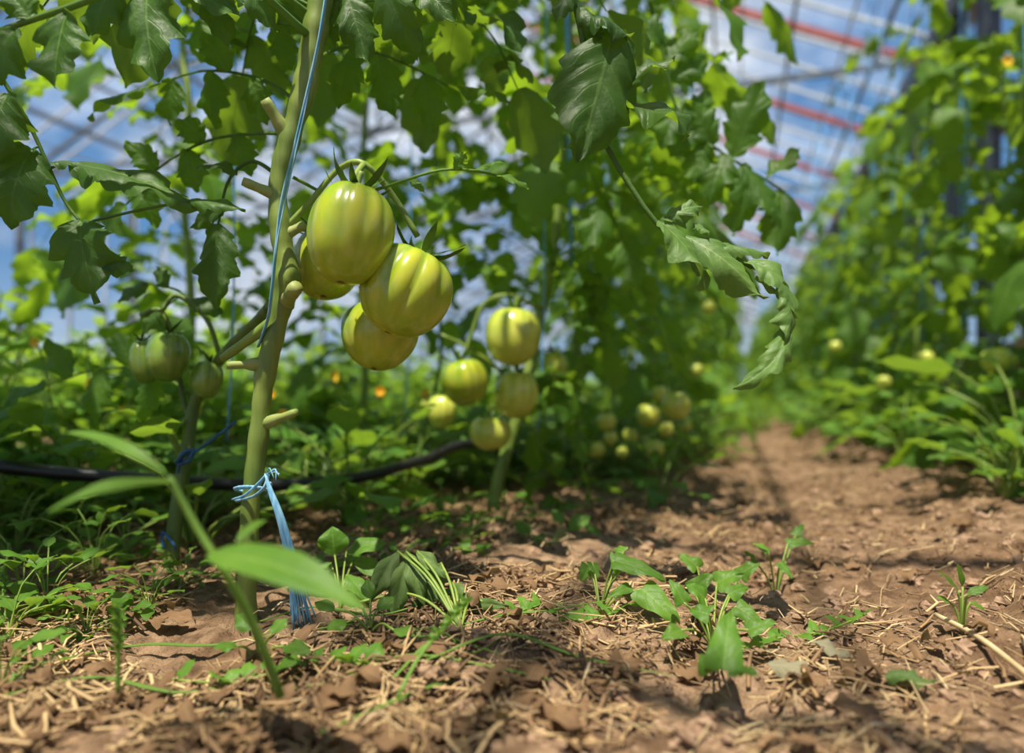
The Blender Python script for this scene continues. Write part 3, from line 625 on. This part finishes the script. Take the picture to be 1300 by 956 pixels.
g=MB()
for k in range(16):
    dx=rnd(-6,6); pts=[(337,602,.572),(344+dx*.5,625,.567),(355+dx*.8,655,.562),(367+dx*1.1,700,.56),(376+dx*1.6,745,.56),(384+dx*2.8,798+rnd(-30,4),.56)]
    g.tube(smooth(PL(pts),20),rnd(1.6,4.0)*px,6,flat=.3)
for k in range(4):
    g.tube(smooth(PL([(337,604,.572),(343+rnd(-6,8),592+rnd(-8,8),.567),(350+rnd(-5,10),600+rnd(-6,12),.563)]),8),.6*px,4)
g.build('frayed_tail',M['twine'],t)
g=MB(); g.tube(smooth(PL([(208,698,.735),(206,676,.735),(220,690,.73),(222,698,.735)]),16),.0016,6); g.tube(smooth(PL([(226,600,.74),(232,580,.735),(250,572,.73),(280,550,.72),(300,535,.72)]),20),.0015,6)
g.tube(smooth(PL([(224,588,.735),(234,574,.73),(246,572,.73),(240,584,.735),(226,590,.735)]),16),.0022,6)
tag(g.build('twine',M['twinedark']),'dark blue twine tied round the slender stem at left','twine')
for k,(x0,Y0) in enumerate(((296,.9),(520,1.3),(690,1.15))):
    g=MB(); g.tube(smooth(PL([(x0+6,-200,Y0),(x0+2,200,Y0),(x0,420,Y0),(x0-8,560,Y0)][::1]),12),.0012,5); tag(g.build('twine',M['string']),['thin blue string hanging between the two left stems','thin blue string hanging left of the second fruit cluster','thin blue string along the second tomato plant stem'][k],'twine')
hpnt=PL([(-260,560,.85),(-80,583,.8),(0,592,.8),(70,600,.81),(150,606,.83),(250,613,.86),(330,616,.9),(400,613,.94),(470,603,1.0),(540,583,1.1),(600,563,1.22)])+[A(.02,1.5,.05),A(.03,1.9,.0),A(.14,2.6,.0)]
g=MB(); g.tube(smooth(hpnt,70),.0078,14); tag(g.build('irrigation_hose',M['hose']),'black rubber irrigation hose stretched low behind the nearest stems','hose')
# ---------------------------------------------------------------- litter
random.seed(55)
def strawset(n,fn,r=(.0006,.0018),L=(.015,.09)):
    g=MB(); k=0
    while k<n:
        x,y=fn(); l=rnd(*L)*random.random()**.4; a=rnd(0,PI); d=A(math.cos(a),math.sin(a),0)
        q=[A(x,y,0)+d*l*(f-.5)+A(-d[1],d[0],0)*l*rnd(-.1,.1) for f in(0,.5,1)]
        lift=rnd(.0005,.009)
        for j,p in enumerate(q): p[2]=gz(p[0],p[1])+lift+rnd(-.002,.006)
        w=rnd(*r); g.tube(q,[w,w,w*.6],3 if w<.0012 else 4,False,flat=rnd(.2,.7)); k+=1
    return g
def nearA():
    while 1:
        Y=.36+2.6*random.random()**1.6; c=random.gauss(-.34,.26); x=c+SL*Y
        if x>-1.4 and vn(x*9,Y*9,12)>.30: return x,Y
def nearP():
    Y=.36+1.4*random.random()**1.2; return rnd(-.3,.9)*Y/.8,Y
tag(strawset(6200,nearA,(.0004,.0015),(.01,.065)).build('straw_litter',M['straw']),'loose dry straw mulch scattered under the left-hand tomato row','straw',None,'stuff')
tag(strawset(4200,nearA,(.0005,.002),(.01,.05)).build('rotting_litter',M['strawdk']),'dark rotting plant bits mixed into the straw under the left-hand row','plant litter',None,'stuff')
tag(strawset(1300,nearP,(.0004,.0012),(.008,.05)).build('straw_bits',M['strawlt']),'fine pale straw bits sprinkled over the bare soil of the path','straw',None,'stuff')
random.seed(56); g=MB()
for _ in range(1500):
    x,y=nearA(); l=rnd(.008,.028); a=rnd(0,6.3); b=A(x,y,gz(x,y)+rnd(.003,.009)); e=b+A(math.cos(a)*l,math.sin(a)*l,rnd(-.004,.008)); leaflet(g,b,e,l*rnd(.2,.4),A(rnd(-.5,.5),rnd(-.5,.5),1),sag=rnd(-.1,.3),fold=rnd(0,.8),curl=rnd(.5,2),wave=.4,nu=6,nv=4,kind='simple')
tag(g.build('leaf_litter',M['drybrown']),'crumbled brown dead leaves mixed through the straw','leaf litter',None,'stuff')
def clods(n,fn,rr_):
    g=MB(); nt_,nph=7,5
    for _ in range(n):
        x,y=fn(); r=rr_*(.25+random.random()**4*1.6); c=A(x,y,gz(x,y)+r*.15)
        V=[]
        for f in np.linspace(.15,PI-.15,nph):
            for a in np.arange(nt_)/nt_*2*PI: V.append(c+A(math.sin(f)*math.cos(a),math.sin(f)*math.sin(a),math.cos(f)*.7)*r*rnd(.55,1.25))
        V+= [c+A(0,0,r*.7),c-A(0,0,r*.7)]; i=np.arange(nt_);j=(i+1)%nt_
        Q=np.vstack([np.stack([k*nt_+i,(k+1)*nt_+i,(k+1)*nt_+j,k*nt_+j],1) for k in range(nph-1)]); a=nph*nt_
        g.add(V,Q,np.vstack([np.stack([i,j,np.full(nt_,a)],1),np.stack([(nph-1)*nt_+j,(nph-1)*nt_+i,np.full(nt_,a+1)],1)]))
    return g
def pathf():
    Y=.36+2.4*random.random()**1.6; c=rnd(-.35,.6); return c+SL*Y,Y
tag(clods(4600,pathf,.0055).build('soil_clods',M['clod'],None,False),'small crumbly soil clods lying over the dirt path','soil',None,'stuff')
# ---------------------------------------------------------------- ground weeds
def heartweed(label,root,leaves,mat='weed',kind='heart',stemr=.0009):
    r=G(*root) if len(root)==2 else P(*root); r[2]=gz(r[0],r[1])
    t=thing('bindweed' if kind=='heart' else 'weed',label,'weed',r)
    sg=MB()
    for (bx,by,z,ex,ey,ez,w) in leaves:
        b=G(bx,by,z); b[2]=max(b[2],gz(b[0],b[1])+.006)
        e=P(ex,ey,b[1]+ez); 
        if e[2]<gz(e[0],e[1])+.004: e[2]=gz(e[0],e[1])+.004
        sg.tube(smooth([r,(r+b)/2+A(0,0,.006),b],8),stemr,5)
        g=MB(); leaflet(g,b,e,w*b[1]/F,up=(rnd(-.4,.4),-.55,.8),sag=.08,fold=.3,curl=.6,kind=kind,nu=18,nv=8,wave=.12,puck=.05); g.build('leaf',M[mat],t)
    sg.build('stem',M['stem'],t); return t
random.seed(62)
heartweed('small bindweed with pointed leaves standing on bare soil in the centre',(762,770),[(748,720,.025,737,738,-.01,12),(752,715,.03,758,735,-.01,9),(780,712,.04,845,738,-.01,16),(788,725,.03,775,700,.01,10),(815,748,.02,864,796,-.02,20),(800,745,.02,770,760,-.01,8),(792,700,.04,780,696,.01,8)])
heartweed('low trailing bindweed with larger upright leaf, right of centre',(905,800),[(918,850,.01,925,778,.03,26),(905,835,.01,888,860,-.02,16),(935,770,.02,968,795,-.01,14),(910,740,.02,945,728,.0,16),(885,720,.03,862,704,.01,14),(880,750,.02,905,728,.0,14),(868,765,.02,850,735,.01,12),(930,850,.01,965,858,-.01,14),(895,760,.02,870,742,.0,15),(925,755,.02,950,745,.01,12),(950,800,.01,985,790,0,13),(865,800,.01,840,812,-.01,14),(900,780,.02,875,775,.01,14),(940,730,.02,965,715,.0,13)])
heartweed('tiny bindweed behind the trailing weed beside the path',(985,735),[(975,700,.03,955,690,.01,9),(1000,690,.03,1035,690,0,9),(990,715,.02,1005,735,-.01,8),(1010,680,.03,1020,665,.01,7),(960,715,.02,945,700,.0,8)])
heartweed('round-leaved green weed growing right of the twine tail',(432,760),[(425,705,.03,422,668,.0,20),(440,700,.03,492,690,0,14),(448,712,.02,500,735,-.01,12),(420,715,.02,392,735,-.01,12),(440,730,.015,468,765,-.02,12)],kind='simple')
heartweed('small green weed in the straw under the second cluster',(700,690),[(722,672,.01,750,655,.01,12),(715,665,.015,700,648,.01,9),(672,680,.01,655,662,.01,10),(690,680,.01,676,692,-.01,9),(740,668,.01,765,680,0,8)],kind='simple')
heartweed('trailing weed creeping over the straw between the main stem and the wilting weed',(470,800),[(455,770,.01,430,755,.01,11),(480,775,.015,500,758,.01,10),(440,790,.01,415,800,-.01,11),(500,800,.01,535,812,-.01,10),(470,760,.02,465,735,.01,9),(425,775,.01,400,765,.01,9)],kind='simple')
heartweed('small dark weed at the foot of the main stem',(330,825),[(345,805,.015,365,785,.01,12),(320,800,.02,300,780,.01,12),(360,820,.01,395,830,-.01,12),(300,820,.01,270,825,-.01,11)],kind='simple')
heartweed('thin brownish seedling standing alone on the right of the path',(1222,800),[(1216,750,.03,1190,725,.0,5),(1222,745,.03,1215,715,.0,4),(1228,755,.03,1255,745,.0,6),(1232,765,.02,1250,775,0,5),(1206,765,.02,1188,757,0,5)],kind='simple')
def runner(label,pts,lw,kind):
    w=[]
    for x_,y_ in pts:
        q=G(x_,y_); q[2]=gz(q[0],q[1])+.006; w.append(q)
    p=smooth(w,22); 
    for q in p: q[2]=max(q[2],gz(q[0],q[1])+.004)
    t=thing('creeping_weed',label,'weed',p[0]); g=MB(); g.tube(p,.0009,5); g.build('stem',M['stem'],t); g=MB()
    for k in range(2,22,2):
        tg=nrm(p[min(21,k+1)]-p[k-1]); sd=nrm(np.cross(tg,A(0,0,1)))
        for sg in(-1,1):
            if random.random()<.25: continue
            d=nrm(sd*sg+tg*rnd(-.2,.8)+A(0,0,rnd(.0,.8))); l=lw*rnd(.6,1.4); leaflet(g,p[k],p[k]+d*l,l*.36,A(rnd(-.4,.4),-.3,1),kind=kind,sag=.1,fold=.3,curl=.6,wave=.1,nu=14,nv=6)
    g.build('foliage',M['weed'],t)
random.seed(63)
runner('creeping weed runner with small leaves in front of the main stem',[(200,840),(300,850),(400,835),(480,850)],.016,'simple')
runner('creeping bindweed runner between the wilting weed and the pointed bindweed',[(640,790),(690,775),(740,790),(800,775)],.015,'heart')
runner('creeping bindweed runner stretching right from the trailing bindweed',[(930,820),(990,800),(1050,790),(1100,770)],.014,'heart')
runner('creeping weed runner behind the round-leaved weed',[(380,720),(460,715),(540,700),(620,705)],.020,'simple')
runner('creeping weed runner lying under the hose at left',[(0,720),(80,700),(160,710),(240,690)],.022,'simple')
runner('creeping weed runner along the left edge of the foreground straw',[(-20,790),(60,770),(130,780),(190,765)],.018,'simple')
runner('creeping bindweed runner in the straw below the smaller fruit cluster',[(520,660),(600,668),(680,655),(760,640)],.022,'heart')
random.seed(61)
wr=G(585,800); wr[2]=gz(wr[0],wr[1])
t=thing('wilted_weed','uprooted wilting weed with limp leaves lying on the straw','weed',wr)
sg=MB()
for j,(bx,by,ex,ey,w,tw) in enumerate(((520,705,500,795,15,.5),(515,700,540,770,13,-.4),(560,715,548,780,12,.4),(505,700,470,765,14,.3),(585,760,610,815,17,.6),(560,755,600,765,13,0),(530,700,565,735,10,.5),(495,750,508,800,11,-.7),(600,765,645,770,8,.2),(540,760,520,815,12,.3),(575,740,590,790,12,-.5))):
    b=P(bx,by,.58); e=P(ex,ey,.565); e[2]=max(e[2],gz(e[0],e[1])+.003); g=MB(); leaflet(g,b,e,w*.56/F,up=(rnd(-.4,.4),-1,.3),sag=.12,fold=.6,curl=1.2,twist=tw,kind='simple',nu=20,nv=8,wave=.3,puck=.15); g.build('leaf',M['wilt'],t)
    sg.tube(smooth([wr+A(0,0,.004),(wr+b)/2+A(0,0,.01),b],10),.0011,6)
sg.tube(smooth(PL([(455,765,.57),(500,755,.58),(560,750,.58),(640,772,.57)]),12),.0013,6)
sg.build('stem',M['stem'],t)
r=P(352,880,.37); 
t=thing('weed','blurred foreground weed sprig with broad pointed leaves crossing the main stem base','weed',r)
g=MB(); g.tube(smooth(PL([(356,884,.37),(325,800,.36),(290,735,.35),(250,670,.35),(215,605,.35)]),20),np.linspace(.0026,.0016,20),8); g.build('stem',M['weed'],t)
for b,e,w,up in(((262,705,.345),(470,778,.30),27,(.1,-.6,.8)),((222,612,.35),(60,650,.32),15,(0,-.4,.9)),((215,605,.35),(80,550,.38),10,(0,-.5,.9)),((300,690,.345),(340,660,.37),8,(0,-.6,.8))):
    g=MB(); leaflet(g,P(*b),P(*e),w*b[2]/F,up=up,sag=.10,fold=.25,curl=.3,kind='simple',nu=18,nv=8,wave=.06); g.build('leaf',M['weed'],t)
for k,(pts,lb) in enumerate((([(505,885,.40),(535,830,.42),(570,790,.44),(592,765,.45)],'short blurred green seed stalk leaning right in the foreground'),([(150,880,.40),(150,820,.40),(148,770,.40)],'upright blurred green seed spike near the bottom left'),([(118,590,1.0),(114,520,1.0),(110,425,1.0)],'tall thin seed spike standing at left in front of the field'),([(12,690,.62),(5,740,.6),(2,800,.58)],'green stalk at the left edge of the ground'))):
    t=thing('seed_stalk',lb,'weed',P(*pts[0])); p=smooth(PL(pts),14); g=MB(); g.tube(p,.0013,6); g.build('stem',M['weed'],t)
    g=MB()
    for j in range(6,14):
        for q in range(3):
            a=q*2.1+j; d=nrm(A(math.cos(a)*.7,math.sin(a)*.7,.6)); leaflet(g,p[j],p[j]+d*.006,.0015,d+A(0,-1,0),kind='simple',nu=4,nv=2)
    g.build('seed_head',M['weed'],t)
random.seed(71)
for pts,lb in(([(360,862),(450,850),(540,815),(640,835)],'long fallen green grass blade curving across the foreground straw'),([(540,845),(640,825),(740,838),(860,842)],'fallen green grass stem lying towards the bindweed'),([(0,870),(120,850),(230,858),(330,840)],'green grass blade lying at the bottom left'),([(590,800),(640,790),(700,780),(780,770)],'green grass blade lying behind the wilting weed'),([(380,800),(450,790),(520,805),(600,800)],'short grass blade lying in front of the wilting weed'),([(640,850),(560,865),(470,900),(380,930)],'grass blade running off towards the viewer'),([(430,850),(520,835),(610,850),(700,862)],'grass blade lying just behind the one running off to the viewer'),([(500,862),(560,820),(600,830),(660,815)],'grass blade crossing the long curving one near its tip'),([(330,780),(400,770),(480,785),(560,770)],'grass blade lying behind the short one by the wilting weed'),([(80,820),(180,800),(280,810),(370,790)],'grass blade lying left of the main stem foot')):
    w=[]
    for x_,y_ in pts:
        q=G(x_,y_); q[2]=gz(q[0],q[1])+.008; w.append(q)
    g=MB(); g.tube(smooth(w,20),np.concatenate([np.linspace(.0012,.0024,10),np.linspace(.0024,.0005,10)]),6,flat=.35); tag(g.build('grass_blade',M['weed']),lb,'grass')
q1=G(1188,785);q2=G(1310,862)
for q in(q1,q2): q[2]=gz(q[0],q[1])+.008
g=MB(); g.tube(smooth([q1,(q1+q2)/2+A(0,0,.004),q2],12),.0020,8); tag(g.build('dry_stalk',M['strawlt']),'thick dry straw stalk lying on the soil at lower right','straw')
for k,(x_,y_,w_,m_,lb) in enumerate(((1000,835,26,'dry','crumpled grey dry leaf on the soil'),(1150,850,26,'wilt','flat faded green leaf lying at the bottom edge of the path'),(1050,815,20,'dry','small curled dry leaf right of the grey one'),(215,775,24,'drybrown','curled brown dry leaf in the straw by the main stem'),(100,760,22,'drybrown','dry brown leaf at the lower left'),(545,830,18,'drybrown','brown dry leaf fragment among the fallen grass blades'))):
    b=G(x_-w_,y_);e=G(x_+w_*1.4,y_+8); 
    for q in(b,e): q[2]=gz(q[0],q[1])+.008
    g=MB(); leaflet(g,b,e,w_*.6*b[1]/F,up=(0,-.3,1),sag=.08,fold=.4,curl=1.0,nu=20,nv=8,wave=.3,puck=.2); tag(g.build('dry_leaf',M[m_]),lb,'leaf')
def gen_weed(seed):
    random.seed(seed); g=MB(); st=MB()
    for k in range(13):
        a=k*2.4; o=A(math.cos(a),math.sin(a),0); h=rnd(.01,.07); r=rnd(.01,.055); p=smooth([A(0,0,-.005),o*r*.4+A(0,0,h*.7),o*r+A(0,0,h)],6)
        st.tube(p,.0008,4,False); d=nrm(o+A(0,0,rnd(-.3,.5))); l=rnd(.018,.042); leaflet(g,p[-1],p[-1]+d*l,l*.27,A(0,0,1)+rv(.4),kind='simple',nu=8,nv=4,sag=rnd(0,.2))
        if k%2: q=p[3]; d=nrm(rv(1)+A(0,0,.3)); leaflet(g,q,q+d*l*.6,l*.2,A(0,0,1)+rv(.3),kind='simple',nu=6,nv=2)
    return st,g
ws=[]
for i in range(4):
    st,g=gen_weed(400+i); t=thing('weed','small leafy green weed sprouting from the ground between the tomato rows','weed',(0,0,0),'small weeds on the ground'); st.build('stem',M['stem'],t); g.build('foliage',M['weed'],t); ws.append(t)
random.seed(81); spots=[]
for _ in range(130): 
    Y=rnd(.82,2.6); c=rnd(-1.4,-.48); spots.append((c+SL*Y,Y,rnd(1.2,2.6)))
for _ in range(110):
    Y=rnd(.9,5.5); c=rnd(.36,.75); spots.append((c+SL*Y,Y,rnd(1.4,3.4)))
for _ in range(85):
    Y=rnd(1.15,6); c=rnd(-.5,-.10); spots.append((c+SL*Y,Y,rnd(1,2.8)))
for _ in range(30):
    Y=rnd(4,10); c=rnd(-.2,.4); spots.append((c+SL*Y,Y,rnd(1.2,2.8)))
for px_,py_,s_ in((30,745,1.2),(120,720,1.2),(470,690,.9),(20,700,1.6),(560,660,1),(590,690,.8),(160,700,1.2),(90,690,1.4),(520,680,.9),(190,760,.7),(60,760,1.0),(230,740,.8),(10,790,1.0),(640,670,.8),(110,790,.6),(0,850,.8)):
    q=G(px_,py_); spots.append((q[0],q[1],s_*.8))
for i,(x,y,s_) in enumerate(spots):
    if i<4: t=ws[i]; t.location=(x,y,gz(x,y)); t.scale=(s_,)*3
    else: dup(ws[i%4],(x,y,gz(x,y)),rnd(0,6),s_)
g=MB(); g.bar(A(1.02+.52,2.1,-.03),A(1.02+.52,2.1,.36),.05); tag(g.build('wooden_post',M['wood'],None,False),'short weathered wooden post among the right-hand plants','post')
# ---------------------------------------------------------------- world, sun, camera
w=bpy.data.worlds.new('World'); bpy.context.scene.world=w; w.use_nodes=True; nt=w.node_tree; nt.nodes.clear(); L=nt.links.new
tc=N(nt,'ShaderNodeTexCoord'); mp=N(nt,'ShaderNodeMapping'); mp.inputs['Scale'].default_value=(1,1,1.6); L(tc.outputs['Generated'],mp.inputs[0])
no=N(nt,'ShaderNodeTexNoise',Scale=2.4,Detail=9.0,Roughness=.55); L(mp.outputs[0],no.inputs['Vector'])
r=ramp(nt,no.outputs[0],[(.48,(0,0,0)),(.66,(1,1,1))])
sp_=N(nt,'ShaderNodeSeparateXYZ'); L(tc.outputs['Generated'],sp_.inputs[0])
gr=ramp(nt,sp_.outputs[2],[(0,(.52,.68,.85)),(.18,(.13,.31,.60)),(.8,(.06,.20,.50))])
c=mixc(nt,r.outputs[0],gr.outputs[0],(.90,.94,.98))
bg=N(nt,'ShaderNodeBackground',Strength=.95); L(c,bg.inputs[0]); o=N(nt,'ShaderNodeOutputWorld'); L(bg.outputs[0],o.inputs[0])
sd=bpy.data.lights.new('sun','SUN'); sd.energy=7.8; sd.angle=.0095; sd.color=(1,.93,.78); so=bpy.data.objects.new('sun',sd); col.objects.link(so)
so.rotation_euler=Vector(SUN.tolist()).to_track_quat('Z','Y').to_euler()
cd=bpy.data.cameras.new('camera'); co=bpy.data.objects.new('camera',cd); col.objects.link(co)
co.location=(0,0,HC); co.rotation_euler=(PI/2,0,0); cd.sensor_width=36; cd.lens=F/1300*36; cd.shift_y=(HZ-478)/1300; cd.clip_start=.01
cd.dof.use_dof=True; cd.dof.focus_distance=.57; cd.dof.aperture_fstop=2.8
bpy.context.scene.camera=co
bpy.context.scene.view_settings.view_transform='Standard'
